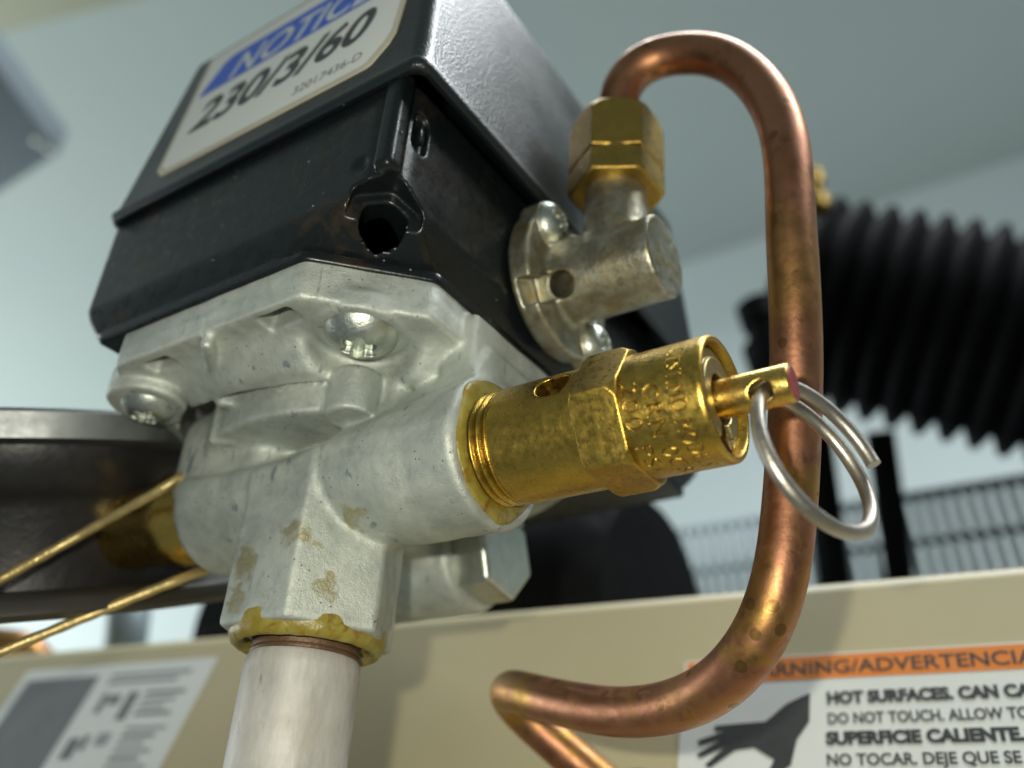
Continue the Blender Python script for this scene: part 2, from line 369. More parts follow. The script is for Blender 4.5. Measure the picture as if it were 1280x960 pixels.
def surface(fn, lo, hi, h):
    ax = [np.arange(l, u + h, h, dtype=np.float32) for l, u in zip(lo, hi)]
    g = fn(ax[0][:, None, None], ax[1][None, :, None], ax[2][None, None, :]).astype(np.float32)
    g = np.broadcast_to(g, tuple(len(a) for a in ax)); inside = g < 0
    cnt = np.zeros([n - 1 for n in g.shape], np.int8)
    for i in (0, 1):
        for j in (0, 1):
            for k in (0, 1): cnt += inside[i:g.shape[0] - 1 + i, j:g.shape[1] - 1 + j, k:g.shape[2] - 1 + k]
    act = (cnt > 0) & (cnt < 8); I = np.argwhere(act); ids = np.full(act.shape, -1, np.int64); ids[act] = np.arange(len(I))
    cv = {(i, j, k): g[I[:, 0] + i, I[:, 1] + j, I[:, 2] + k] for i in (0, 1) for j in (0, 1) for k in (0, 1)}
    acc = np.zeros((len(I), 3)); n = np.zeros(len(I))
    for a in range(3):
        o1, o2 = [q for q in range(3) if q != a]
        for p in (0, 1):
            for q in (0, 1):
                c0 = [0, 0, 0]; c0[o1] = p; c0[o2] = q; c1 = list(c0); c1[a] = 1
                v0, v1 = cv[tuple(c0)], cv[tuple(c1)]; m = (v0 < 0) != (v1 < 0)
                t = np.where(m, v0 / np.where(m, v0 - v1, 1), 0); pt = np.tile(np.array(c0, float), (len(I), 1)); pt[:, a] = t
                acc[m] += pt[m]; n[m] += 1
    V = (I + acc / n[:, None]) * h + np.array(lo)
    F = []
    for a in range(3):
        o1, o2 = (a + 1) % 3, (a + 2) % 3
        sl0 = [slice(None)] * 3; sl1 = [slice(None)] * 3; sl0[a] = slice(0, -1); sl1[a] = slice(1, None)
        s0, s1 = inside[tuple(sl0)], inside[tuple(sl1)]; E = np.argwhere(s0 != s1)
        E = E[(E[:, o1] > 0) & (E[:, o2] > 0) & (E[:, o1] < g.shape[o1] - 1) & (E[:, o2] < g.shape[o2] - 1)]
        flip = ~s0[E[:, 0], E[:, 1], E[:, 2]]; qs = []
        for d1, d2 in ((-1, -1), (0, -1), (0, 0), (-1, 0)):
            e = E.copy(); e[:, o1] += d1; e[:, o2] += d2; qs.append(ids[e[:, 0], e[:, 1], e[:, 2]])
        q = np.stack(qs, 1); q[flip] = q[flip][:, ::-1]; F.append(q)
    F = np.vstack(F); e = h * .1
    for _ in range(2):
        x, y, z = V.T; d = fn(x, y, z)
        G = np.stack([fn(x + e, y, z) - fn(x - e, y, z), fn(x, y + e, z) - fn(x, y - e, z), fn(x, y, z + e) - fn(x, y, z - e)], 1) / (2 * e)
        st = (d / np.maximum((G * G).sum(1), .3))[:, None] * G; ln = np.linalg.norm(st, axis=1)[:, None]
        V = V - st * np.minimum(1, .5 * h / np.maximum(ln, 1e-9))
    return V, F

# ---- lettering ---------------------------------------------------------------
def text_mesh(s, size, shear=0.0, bold=0.0, align='LEFT', spacing=1.0):
    c = bpy.data.curves.new('t', 'FONT'); c.body = s; c.size = size; c.shear = shear; c.offset = bold; c.align_x = align; c.space_character = spacing
    c.resolution_u = 4; o = bpy.data.objects.new('t', c); COL.objects.link(o)
    bpy.context.view_layer.update()
    me = bpy.data.meshes.new_from_object(o.evaluated_get(bpy.context.evaluated_depsgraph_get()))
    V = np.array([v.co[:2] for v in me.vertices]); F = [tuple(p.vertices) for p in me.polygons]
    bpy.data.objects.remove(o); bpy.data.curves.remove(c); bpy.data.meshes.remove(me)
    return V, F
def put(V, F, org, ex, ey, name, mat, parent, sx=1.0, lift=0.0):
    ez = np.cross(ex, ey); P = [np.array(org) + ex * (v[0] * sx) + ey * v[1] + ez * lift for v in V]
    return make(name, P, F, mat, parent, smooth=False)
def poly(pts, org, ex, ey, name, mat, parent, lift, thick=0.0):
    """flat (or thin) plate with a given outline"""
    ez = np.cross(ex, ey); n = len(pts)
    top = [np.array(org) + ex * p[0] + ey * p[1] + ez * (lift) for p in pts]; fs = [tuple(range(n))]
    vs = top
    if thick:
        vs = top + [q - ez * thick for q in top]; fs += [(i, n + i, n + (i + 1) % n, (i + 1) % n) for i in range(n)]
    return make(name, vs, fs, mat, parent, smooth=False)
def rrect(x0, x1, y0, y1, r, n=6):
    out = []
    for cx, cy, a0 in ((x1 - r, y1 - r, 0), (x0 + r, y1 - r, 90), (x0 + r, y0 + r, 180), (x1 - r, y0 + r, 270)):
        for k in range(n + 1):
            a = math.radians(a0 + 90 * k / n); out.append((cx + r * math.cos(a), cy + r * math.sin(a)))
    return out

# ================================================================== SETTING
CZ, WY = 900.0, 1061.0
def sheet(name, pts, mat, off):
    P = np.array(pts, float); n = len(P); off = np.array(off, float)
    vs = np.vstack([P, P + off]); fs = [tuple(range(n)), tuple(range(2 * n - 1, n - 1, -1))] + [(i, (i + 1) % n, n + (i + 1) % n, n + i) for i in range(n)]
    return tag(make(name, vs, fs, mat, None, smooth=False), kind='structure')
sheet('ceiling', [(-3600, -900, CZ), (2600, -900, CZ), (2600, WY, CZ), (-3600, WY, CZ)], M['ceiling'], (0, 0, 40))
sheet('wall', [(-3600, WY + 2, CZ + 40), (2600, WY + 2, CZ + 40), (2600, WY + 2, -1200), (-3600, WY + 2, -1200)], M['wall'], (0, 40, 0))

# ================================================================== PRESSURE SWITCH
sw = thing('pressure_switch', (0, 0, -20), 'black steel pressure switch box with a blue NOTICE sticker on a grey cast metal manifold', 'pressure switch')

def casting(x, y, z):
    cx, cy = -3.6, 12.2
    d = s_ext(s_oct2(x, y, -32.4, 23.5, -22.5, 40, 11), z, 12.6, 19.0, 0.5)
    rho = np.sqrt((x - cx) ** 2 + (y - cy) ** 2)
    zb = 8.8
    ringb = smax(smax((rho - 27.5 - (z - zb) * 1.15) * .66, zb - z, .5), z - 15, .3)
    ringb = smax(ringb, s_oct2(x, y, -32.0, 23.2, -22.3, 40, 11), .5)
    for px_, py_, pr_ in ((14.2, -13.4, 6.9), (-23.3, -15.0, 6.6)):
        ringb = smax(ringb, pr_ - np.sqrt((x - px_) ** 2 + (y - py_) ** 2), 1.6)
    d = smin(d, ringb, 0.9)
    # boss under the left screw, screw seat on the right
    d = smin(d, s_cyl(x + 23.3, y + 15.0, z, 5.6, 10.6, 15, .6), 0.8)
    d = smin(d, s_cyl(x - 14.2, y + 13.4, z, 5.7, 12.25, 15, .3), 0.5)
    # ring channel around the diaphragm drum, opening out to the right of it
    wd = .28 + .09 * np.maximum(0, -x - 1)
    groove = s_ext(np.abs(rho - 24.8 - wd) - wd, z, 6.0, 16.5, 0.2)
    groove = np.maximum(groove, x - 7.0)
    d = smax(d, -groove, 0.3)
    pad = 8.6 - np.sqrt((x - 14.2) ** 2 + (y + 13.4) ** 2)
    hol = smax(s_box(x, y, z, (6.0, -9.5, 3.0), (13.0, 6.0, 12.0), 1.2), pad, 1.0)
    d = smax(d, -hol, 0.6)
    drum = s_ext(rho - 24.8, z, 5.0, 16.0, 0.55)
    d = smin(d, smax(smax(drum, x - 8.2, 1.6), -18.5 - x, 2.0), 0.3)
    d = smin(d, s_box(x, y, z, (-26.5, -7.4, -1), (-6, 14, 14), 3.4), 1.2)
    # ribs across the ring, little casting windows
    for (ax_, ay_, bx_, by_, z0) in ((-3.0, -22.2, -8.2, -16.2, 10.6), (-10.2, -13.6, -7.6, -11.6, 8.2), (-13.6, -10.8, -10.4, -8.8, 4.6)):
        L = math.hypot(bx_ - ax_, by_ - ay_); ux, uy = (bx_ - ax_) / L, (by_ - ay_) / L
        u = (x - ax_) * ux + (y - ay_) * uy; w = -(x - ax_) * uy + (y - ay_) * ux
        d = smin(d, s_box(u, w, z, (0, -.75, z0), (L, .75, 15), .5), 0.7)
    for (lo, hi) in (((4.4, -21.4, 11), (9.8, -18.6, 17)), ((-17.6, -21.0, 11), (-12.6, -18.4, 17))):
        d = smax(d, -s_box(x, y, z, lo, hi, .5), 0.5)
    # boss on the drum
    d = smin(d, s_cyl(x - 9.4, y + 8.1, z, 3.3, 4.2, 10.4, .4), 0.35)
    d = smin(d, s_box(x, y, z, (8.0, -6.2, 4.6), (15.0, 2, 10.0), 1.4), 0.7)
    # cross arm (valve port right, gauge port left) with the hexagonal pipe hub; its upper front is cut flat
    arm = s_cyl(y, z, x, 9.0, -22.5, 20.0, 2.6)
    flare = s_ext(np.sqrt(y * y + z * z) - 8.6 - .9 * np.clip((x - 4) / 22, 0, 1), x, 2.0, 26.2, 1.0)
    arm = smin(arm, flare, 1.0)
    hb = s_ext(s_hex2(x, y, 18.6, math.pi / 6, 0.4), z, -20.0, 6.0, 0.6)
    hb = np.maximum(hb, (np.sqrt(x * x + y * y) - 10.3 - (z + 20.0) * 0.9) * .74)
    arm = smin(arm, hb, 0.9)
    arm = smax(arm, -y * .62 + z * .78 - 5.8 - .13 * np.maximum(x, 0) + .06 * np.minimum(x + 8, 0), .5)
    d = smin(d, arm, 0.45)
    gus = s_box(x, y, z, (7.0, -9.5, 0), (25.6, 12, 15), 1.0)
    gus = smax(gus, (z - 4.4 - (x - 8.0) * .50) * .89, .7)
    gus = smax(gus, -y * .88 + z * .47 - 8.3, .8)
    d = smin(d, gus, 0.9)
    d = smin(d, s_box(x, y, z, (20.2, -5.4, 2), (25.2, 14, 17), 0.8), 0.9)
    # second port further back
    d = smin(d, s_cyl(y - 27, z + 1.5, x, 8.0, -16, 4.5, 1.2), 1.5)
    d = smin(d, s_box(x, y, z, (-14, 4, -4), (2, 26, 8), 3), 2.0)
    # pipe bore and ejector-pin rings
    for (ex_, ey_, ez_, er) in ((9.5, -8.2, 4.2, 2.2), (13.3, -19.0, 12.6, 1.9), (20.6, -12.4, 12.6, 1.9)):
        rr = np.sqrt((x - ex_) ** 2 + (y - ey_) ** 2); d = smax(d, -(np.sqrt((rr - er) ** 2 + (z - ez_) ** 2) - .16), .12)
    return d + 0.045 * lump(x, y, z, .55)
V_, F_ = surface(casting, (-34.5, -24.5, -22), (28.5, 42, 19.6), 0.42)
cast = make('manifold_casting', V_, F_, M['cast'], sw)
cast['label'] = 'pale grey die cast metal manifold with ribs and yellow sealant smears'

def housing(x, y, z):
    t = np.clip((z - 18.6) / 5.5, 0, 1)
    ins = (1 - t) ** 1.4 * 3.4; ch = 11.2 * (1 - t) ** .8 + 2.0
    d2 = s_cut2(x, y, -31.6 + ins, 25.0 - ins, -23.8 + ins * .3, 64.5 - ins, ch, 1.6)
    d = s_ext(d2, z, 18.4, 44, 1.0)
    # thin bottom flange that follows the casting
    d = smin(d, s_ext(s_cut2(x, y, -27.0, 23.9, -23.0, 60, 11.3), z, 17.7, 19.2, .4), .5)
    # folded edge of the right side plate
    d = smin(d, s_box(x, y, z, (22.6, -24.5, 25.8), (25.35, -21.6, 44), .9), .25)
    # cut corner with a pressed hollow and a dark hole
    ax_ = np.array([.74, -.66, -.12]); ax_ /= np.linalg.norm(ax_); bu = np.array([.66, .74, 0.]); bu = bu - ax_ * (bu @ ax_); bu /= np.linalg.norm(bu); bw = np.cross(ax_, bu)
    q = (x - 22.0, y + 20.4, z - 21.4)
    s_, u_, w_ = (sum(c_ * k_ for c_, k_ in zip(q, k)) for k in (ax_, bu, bw))
    return d, s_, u_, w_
def housing_f(x, y, z):
    d, s_, u_, w_ = housing(x, y, z)
    rec = smax(s_hex2(u_ * .92, w_ - .7, 8.0, .9, .7), -(s_ + 1.6), .12)
    d = smax(d, -rec, .15)
    d = smax(d, -np.maximum(s_hex2(u_ * .9 - .1, w_ - 1.0, 4.9, .9, .7), -(s_ + 12)), .3)
    d = smax(d, -s_box(x, y, z, (-27.0, -18.0, 24.0), (18.6, 58, 60), 2.0), .3)
    # latch slot on the right side plate
    d = smax(d, -s_ext(np.sqrt(np.maximum(np.abs(z - 34.6) - 1.9, 0) ** 2 + (y + 19.4) ** 2) - 1.25, x, 24.2, 27, .2), .25)
    # little pressed dimple on the front
    d = smax(d, -(np.sqrt((x - 20.2) ** 2 + (y + 24.6) ** 2 + (z - 28.2) ** 2) - 1.3), .5)
    return d
V_, F_ = surface(housing_f, (-33.6, -25.6, 16.8), (26.4, 65.6, 41.0), 0.33)
hs = make('housing', V_, F_, M['black'], sw)
latch = make_bm('latch_tab', box_bm((24.75, -19.2, 34.6), (.8, 1.0, 2.8), bev=.2), M['black'], sw)

# cover: tapered lid with a rolled lip
def ring_rr(x0, x1, y0, y1, r, z, n=7):
    return [(p[0], p[1], z) for p in rrect(x0, x1, y0, y1, r, n)]
levels = [(40.6, .9, 1.6), (39.7, .15, 1.6), (39.6, -.35, 1.7), (40.2, -.75, 1.8), (41.2, -.7, 1.8), (42.2, -.1, 1.8)]
rings = []
def cov(z, off, r, crown=0.0):
    k = (z - 40) / 36.0
    return ring_rr(-31.6 + 3.2 * k + off, 28.6 - 3.6 * k - off, -25.0 + 3.5 * k + off, 58.6 - 3.0 * k - off, r, z)
rings.append(cov(44.0, 1.6, 1.6)); rings.append(cov(40.4, 1.5, 1.6)); rings.append(cov(39.5, .9, 1.7)); rings.append(cov(39.4, .2, 1.8)); rings.append(cov(39.9, -.35, 2.0)); rings.append(cov(40.7, -.45, 2.0)); rings.append(cov(41.4, -.1, 2.0)); rings.append(cov(42.2, .0, 2.0))
for z in np.linspace(45, 74.2, 10): rings.append(cov(z, 0, 2.0))
for a in (20, 40, 60, 80): rings.append(cov(74.2 + 2.0 * math.sin(math.radians(a)), 2.0 * (1 - math.cos(math.radians(a))), 2.0))
vs = [p for r in rings for p in r]; n = len(rings[0]); fs = []
for i in range(len(rings) - 1):
    for k in range(n): l = (k + 1) % n; fs.append((i * n + k, i * n + l, (i + 1) * n + l, (i + 1) * n + k))
fs.append(tuple(range((len(rings) - 1) * n, len(rings) * n)))
cover = make('cover', vs, fs, M['cover'], sw, True, 50)

# NOTICE sticker on the cover's front
ex = np.array([1., 0, 0]); ey = np.array([0, 3.5 / 36, 1.]); ey /= np.linalg.norm(ey)
LO = np.array([0, -25.0 + 3.5 * (45 - 40) / 36, 45.0])      # face point at height 45
out = [(-21.6, -.4), (-23.2, 1.2), (-23.2, 29.0), (22.6, 29.0), (22.6, 4.6), (21.9, 2.6), (19.6, -.3), (18.6, -.6)]
def scaled(o, e): 
    c = np.mean(o, 0); return [tuple(c + (np.array(p) - c) * (1 - e / np.maximum(np.abs(np.array(p) - c), 1))) for p in o]
lab = poly(out, LO, ex, ey, 'notice_label', M['label_edge'], sw, 0.22, 0.2)
lab['label'] = 'white vinyl sticker with blue NOTICE band and 230/3/60'
poly(scaled(out, 0.9), LO, ex, ey, 'label_face', M['label'], lab, 0.26)
poly([(-21.0, 17.0), (-20.6, 18.6), (-17.8, 24.0), (-16, 25.2), (21.0, 25.2), (21.0, 17.0)], LO, ex, ey, 'blue_band', M['blue'], lab, 0.30)
TV, TF = text_mesh('NOTICE', 8.0, .32, .16, 'LEFT', 1.04); put(TV, TF, LO + ex * -14.8 + ey * 17.7, ex, ey, 'lettering', M['white_ink'], lab, .98, .34)
TV, TF = text_mesh('230/3/60', 9.4, .28, .26, 'LEFT', 1.0); w = TV[:, 0].max(); put(TV, TF, LO + ex * -19.2 + ey * 7.6, ex, ey, 'lettering', M['ink'], lab, 36.6 / w, .31)
TV, TF = text_mesh('32017436-D', 2.5, .0, .0, 'LEFT', 1.0); w = TV[:, 0].max(); put(TV, TF, LO + ex * 4.7 + ey * 2.2, ex, ey, 'lettering', M['grey_ink'], lab, 12.6 / w, .31)

# screws with six-lobed recesses
def screw(parent, c, axis, r, h, name='screw', spin=0.3, up=None):
    a, u, w = frame(axis, up); c = np.array(c, float)
    def f(x, y, z):
        dm = np.sqrt(x * x + y * y + (z + (r * r - h * h) / (2 * h)) ** 2) - (r * r + h * h) / (2 * h)
        d = smax(smax(dm, np.sqrt(x * x + y * y) - r, .25), -z - .6, .2)
        th = np.arctan2(y, x) + spin; rr = np.sqrt(x * x + y * y)
        d = smax(d, z - (h - .3), .5)
        lobe = rr - r * (.43 + .085 * np.cos(6 * th))
        return smax(d, -np.maximum(lobe, (h - 1.5) - z), .12)
    V, F = surface(f, (-r - .4, -r - .4, -1), (r + .4, r + .4, h + .4), 0.13 if r > 4 else .16)
    P = c + V[:, :1] * u + V[:, 1:2] * w + V[:, 2:] * a
    return make(name, P, F, M['screw'], parent)
screw(sw, (14.2, -13.4, 12.4), (0, 0, -1), 4.65, 2.8)
screw(sw, (-23.3, -15.0, 11.2), (0, 0, -1), 4.0, 2.7, spin=.7)

# rear port plug
def plug(x, y, z):
    return s_ext(s_hex2(y - 27, z + 1.5, 12.0, .35, .5), x, 4.0, 10.0, .8)
V_, F_ = surface(plug, (3, 18, -10), (11, 36, 7), .35); make('port_plug', V_, F_, M['screw'], sw)

# beads of thread sealant
def bead_v(x, y, z):
    rr = np.sqrt(y * y + z * z); w = .5 * lump(x * .5, y, z, .55)
    th = np.arctan2(z, y); w = .6 * np.sin(3 * th + .5) + .5 * np.sin(5 * th + 2.0) + .3 * np.sin(8 * th)
    return np.sqrt(((rr - 7.4 - .16 * w) * .46) ** 2 + ((x - 26.2) * 1.5) ** 2) - .50 - .10 * w + .02 * lump(x, y, z, 2.0)
V_, F_ = surface(bead_v, (24, -11, -11), (29, 11, 11), .25); make('sealant_bead', V_, F_, M['dope'], sw)
def bead_p(x, y, z):
    rr = np.sqrt(x * x + y * y); w = lump(x, y, z * .4, .42, 2.0)
    th = np.arctan2(y, x); w = .7 * np.sin(3 * th + 1.0) + .5 * np.sin(5 * th + .3) + .3 * np.sin(9 * th + 2)
    a = np.sqrt(((rr - 8.3) * .95) ** 2 + ((z + 19.3 - .16 * w) * .52) ** 2) - 1.05 - .07 * w + .03 * lump(x, y, z, 1.6)
    return a
V_, F_ = surface(bead_p, (-12, -12, -23), (12, 12, -16), .25); make('sealant_bead', V_, F_, M['dope'], sw)

# ================================================================== PIPE NIPPLE
pn = thing('pipe_nipple', (0, 0, -75), 'grey galvanised pipe nipple screwed up into the casting from below', 'pipe')
v, f = lathe([(0, 6.1), (0, 6.85), (51.2, 6.85), (52.4, 6.75), (52.8, 6.5)], (0, 0, -75), (0, 0, 1), 80); make('barrel', v, f, M['galv'], pn, True, 40)
prof = []
for i in range(5): s0 = 52.8 + i * .8; prof += [(s0, 6.3), (s0 + .3, 6.55), (s0 + .6, 6.3)]
M['rust'] = mat_simple('rusty_thread', (0.13, 0.075, 0.04), .5, .4, .4, .4, .1, 2)
v, f = lathe(prof, (0, 0, -75), (0, 0, 1), 64); make('thread', v, f, M['rust'], pn)

# ================================================================== SAFETY VALVE (axis +X)
sv = thing('safety_valve', (26, 0, 0), 'golden brass safety relief valve with stamped lettering screwed into the casting', 'safety valve')
prof = [(24.0, 6.0)]
for i in range(4): s0 = 25.2 + i * 1.02; prof += [(s0, 5.85), (s0 + .34, 6.72), (s0 + .5, 6.76), (s0 + .62, 6.7), (s0 + .95, 5.85)]
prof += [(29.4, 5.9)]
v, f = lathe(prof, (0, 0, 0), (1, 0, 0), 96); make('thread', v, f, M['brass'], sv, True, 60)
hole_a = math.radians(154)      # where the relief hole faces, in the y-z plane
def vbody(x, y, z):
    d = s_cyl(y, z, x, 6.85, 28.9, 40.6, .35)
    hy, hz = math.cos(hole_a), math.sin(hole_a); q = -y * hz + z * hy; r_ = y * hy + z * hz
    d = smax(d, -np.maximum(np.sqrt(np.maximum(np.abs(x - 37.0) - .35, 0) ** 2 + q * q) - 1.75, 2.2 - r_), .12)
    return d
V_, F_ = surface(vbody, (28.4, -7.3, -7.3), (41, 7.3, 7.3), .17); make('valve_body', V_, F_, M['brass'], sv)
def vhex(x, y, z):
    d = s_ext(s_hex2(y, z, 13.75, math.pi / 6, .10), x, 39.9, 45.4, .12)
    rr = np.sqrt(y * y + z * z)
    d = smax(d, (rr - 7.35 + (x - 45.4) * .55) * .87, .1); d = smax(d, (rr - 7.45 - (x - 39.9) * 1.0) * .7, .1)
    return d
V_, F_ = surface(vhex, (39.4, -8.3, -8.3), (45.9, 8.3, 8.3), .14); make('hex', V_, F_, M['brass'], sv)
# stamped sleeve: a fine grid with the letters pressed in
s0, s1, RS = 45.1, 54.3, 6.78
nu, nv = 1100, 220
uu = np.linspace(0, 2 * math.pi, nu, endpoint=False); vv = np.linspace(s0, s1 - .55, nv)
Hh = np.zeros((nu, nv), np.float32)
def stamp(s, size, ph0, ph1, sc, rot=0.0):
    """letters run round the sleeve from angle ph0 to ph1, their tops point to the free end"""
    V, F = text_mesh(s, size, 0, -0.018 * size, 'LEFT', 1.15)
    x0, x1 = V[:, 0].min(), V[:, 0].max(); sx = math.radians(ph1 - ph0) * RS / (x1 - x0); phi0 = ph0; V[:, 0] -= x0
    for fc in F:
        for i in range(1, len(fc) - 1):
            t = V[[fc[0], fc[i], fc[i + 1]]]; tu = t[:, 0] * sx; tv = t[:, 1]
            ph = np.radians(phi0) + tu / RS; ss = sc + tv - size * .36 + rot * tu
            iu = ph / (2 * math.pi) * nu; iv = (ss - s0) / (s1 - .55 - s0) * (nv - 1)
            a0, a1 = int(math.floor(iu.min())), int(math.ceil(iu.max())); b0, b1 = max(0, int(iv.min())), min(nv - 1, int(iv.max()) + 1)
            if b1 < b0: continue
            A, B = np.meshgrid(np.arange(a0, a1 + 1), np.arange(b0, b1 + 1), indexing='ij')
            den = (iv[1] - iv[2]) * (iu[0] - iu[2]) + (iu[2] - iu[1]) * (iv[0] - iv[2])
            if abs(den) < 1e-9: continue
            l1 = ((iv[1] - iv[2]) * (A - iu[2]) + (iu[2] - iu[1]) * (B - iv[2])) / den; l2 = ((iv[2] - iv[0]) * (A - iu[2]) + (iu[0] - iu[2]) * (B - iv[2])) / den
            m = (l1 >= -.02) & (l2 >= -.02) & (l1 + l2 <= 1.02); Hh[A[m] % nu, B[m]] = 1
stamp('UEST.MO.MODELS', 2.5, 150, 277, 51.45, .03)
stamp('CRN 0C81', 2.65, 184, 288, 49.0, .03)
stamp('200 PSI', 2.55, 179, 266, 46.65, .02)
def blur(a, k):
    for _ in range(k):
        a = .5 * a + .25 * (np.roll(a, 1, 0) + np.roll(a, -1, 0)); b = a.copy(); b[:, 1:-1] = .5 * a[:, 1:-1] + .25 * (a[:, :-2] + a[:, 2:]); a = b
    return a
b1 = blur(Hh, 1); b2 = blur(Hh, 10)
R_ = RS - .14 * b1 + .06 * (b2 - b1).clip(0)
R_ = R_ + .012 * np.sin(vv * 9.0)[None, :] * 0 
vs = np.stack([np.broadcast_to(vv[None, :], R_.shape), R_ * np.cos(uu)[:, None], R_ * np.sin(uu)[:, None]], -1).reshape(-1, 3)
idx = np.arange(nu * nv).reshape(nu, nv); nx_ = np.roll(idx, -1, 0)
fs = np.stack([idx[:, :-1], idx[:, 1:], nx_[:, 1:], nx_[:, :-1]], -1).reshape(-1, 4)
sleeve = make('sleeve', vs, fs, M['brass'], sv)
sleeve.data.materials.append(mat_brass('darker_stamping', (0.34, 0.20, 0.04), (0.16, 0.09, 0.02), 0.36, .7, .03))  # darker brass for the pressed letter floors, makes the lettering legible
fm = (Hh[:, :-1].reshape(-1) > .5); sleeve.data.polygons.foreach_set('material_index', fm.astype(np.int32))
sleeve['label'] = 'brass sleeve stamped with CRN number and 200 PSI'
v, f = lathe([(53.72, 6.78), (54.0, 6.74), (54.22, 6.6), (54.3, 6.4), (54.25, 6.15), (54.05, 6.0), (53.2, 5.85), (52.2, 5.6), (52.0, 5.2), (50.2, 5.0), (50.0, 1.5)], (0, 0, 0), (1, 0, 0), 96)
make('sleeve_lip', v, f, M['brass'], sv)
# retaining washer and spring seen in the sleeve mouth
v, f = lathe([(50.6, 4.9), (52.6, 4.7), (53.0, 4.3), (53.0, 3.1), (52.2, 2.6), (50.4, 2.5)], (0, 0, 0), (1, 0, 0), 64); 
def seat(x, y, z):
    rr = np.sqrt(y * y + z * z)
    d = smin(s_ext(np.abs(rr - 4.2) - 1.5, x, 50.5, 53.35, .25), s_ext(np.abs(rr - 3.6) - .9, x, 50.5, 53.8, .2), .15)
    ph = np.arctan2(z, y); gap = np.abs(((ph - math.radians(-72) + math.pi) % (2 * math.pi)) - math.pi) - .42
    return smax(d, -gap * 3.5, .2)
V_, F_ = surface(seat, (50, -6.2, -6.2), (54.3, 6.2, 6.2), .16); make('retaining_collar', V_, F_, M['spring'], sv)
def stemf(x, y, z):
    d = s_cyl(y, z, x, 2.05, 48, 61.2, .28)
    # cross hole for the ring
    ax_ = np.array(HOLE_AX); q = (x - 58.7) * ax_[0] + y * ax_[1] + z * ax_[2]
    rad = np.sqrt(np.maximum((x - 58.7) ** 2 + y * y + z * z - q * q, 0))
    return smax(d, -(rad - 1.15), .25)
RN_N = None
# ring plane: the wire goes through the cross hole and hangs down to the right
H0 = np.array([58.7, 0.0, 0.0]); RR = 8.1
view = H0 + np.array([4., 4, -6]) - CAM_POS; view /= np.linalg.norm(view)
maj = cr * .61 + cdn * .79; maj = maj - view * (maj @ view); maj /= np.linalg.norm(maj)
mnr = np.cross(view, maj); mnr = mnr if mnr @ cr > 0 else -mnr
th_ = math.radians(65); e1 = -maj; e2 = mnr * math.cos(th_) + view * math.sin(th_)
ring_c = H0 + maj * RR
nrm = np.cross(e1, e2); nrm = nrm if nrm @ mnr > 0 else -nrm
HOLE_AX = tuple(e2)
V_, F_ = surface(stemf, (47.5, -2.6, -2.6), (61.8, 2.6, 2.6), .12); stem = make('stem', V_, F_, M['brass_stem'], sv)
v, f = lathe([(61.1, 1.72), (61.26, 1.7), (61.3, 1.5), (61.3, 0.01)], (0, 0, 0), (1, 0, 0), 40); make('red_paint_dab', v, f, M['red'], stem)

# ================================================================== PULL RING
pr = []
for k in range(150):
    t = math.radians(30 + 448 * k / 149.0); lay = 2.5 * (k / 149.0 - .737)
    pr.append(ring_c + (e1 * math.cos(t) + e2 * math.sin(t)) * (RR + .12 * math.sin(3 * t)) + nrm * lay)
v, f = tube(pr, .76, 18)
ringo = make('pull_ring', v, f, M['ring'], None, True, 50); tag(ringo, 'grey steel split ring hanging from the brass valve stem', 'ring')

# ================================================================== ELBOW FITTING
ef = thing('elbow_fitting', (26, 10.5, 30), 'tarnished zinc tube elbow with round flange screwed to the black box side', 'elbow fitting')
EY, EZ, EX = 10.5, 29.6, 36.0
def elbow(x, y, z):
    yy, zz = y - EY, z - EZ
    d = s_cyl(yy, zz - .6, x, 10.9, 25.4, 28.6, .5)
    d = smin(d, s_cyl(yy, zz, x, 5.75, 26, 43.4, .45), .9)
    d = smin(d, s_cyl(x - EX, yy, z, 4.5, EZ, 46, .3), 1.3)
    for sy, sz in ((-6.2, 6.6), (6.8, -6.0)): d = smin(d, s_cyl(yy - sy, zz - sz, x, 3.3, 26, 29.2, .3), .5)
    d = smin(d, s_box(x, yy, zz, (27, -5.4, -2.5), (33, 5.4, 5), 1.5), 1.2)
    # window cut through the flange edge
    ra, ta = -yy * .83 - zz * .55, yy * .55 - zz * .83
    d = smax(d, -s_box(x, ra, ta, (26.4, 5.4, -1.9), (30.6, 14, 1.9), .25), .15)
    d = smax(d, -s_cyl(x - 30.2, ta, ra, 1.9, -3.5, 14, .1), .12)
    return d + .02 * lump(x, y, z, 1.3)
V_, F_ = surface(elbow, (24.8, -2.5, 16.5), (44.4, 23.5, 47), .25); make('body', V_, F_, M['zinc'], ef)
screw(ef, (29.2, EY - 6.2, EZ + 6.6), (1, 0, 0), 3.2, 2.2); screw(ef, (29.2, EY + 6.8, EZ - 6.0), (1, 0, 0), 3.2, 2.2, spin=.6)

def nut(x, y, z):
    u, v = x - EX, y - EY
    d = s_ext(s_hex2(u, v, 12.2, math.radians(-62), .12), z, 43.0, 56.6, .2); rr = np.sqrt(u * u + v * v)
    d = smax(d, (rr - 6.55 - (z - 43.0) * .9) * .74, .15); d = smax(d, (rr - 6.3 + (z - 56.6) * .55) * .87, .15)
    d = smax(d, -np.maximum(np.abs(z - 47.4) - .22, 6.0 - rr), .15)
    return d
V_, F_ = surface(nut, (EX - 8, EY - 8, 42.4), (EX + 8, EY + 8, 57.2), .2)
nt_ = make('tube_nut', V_, F_, M['brass_nut'], None); tag(nt_, 'hexagonal brass tube nut between the zinc elbow and the copper tube', 'nut')

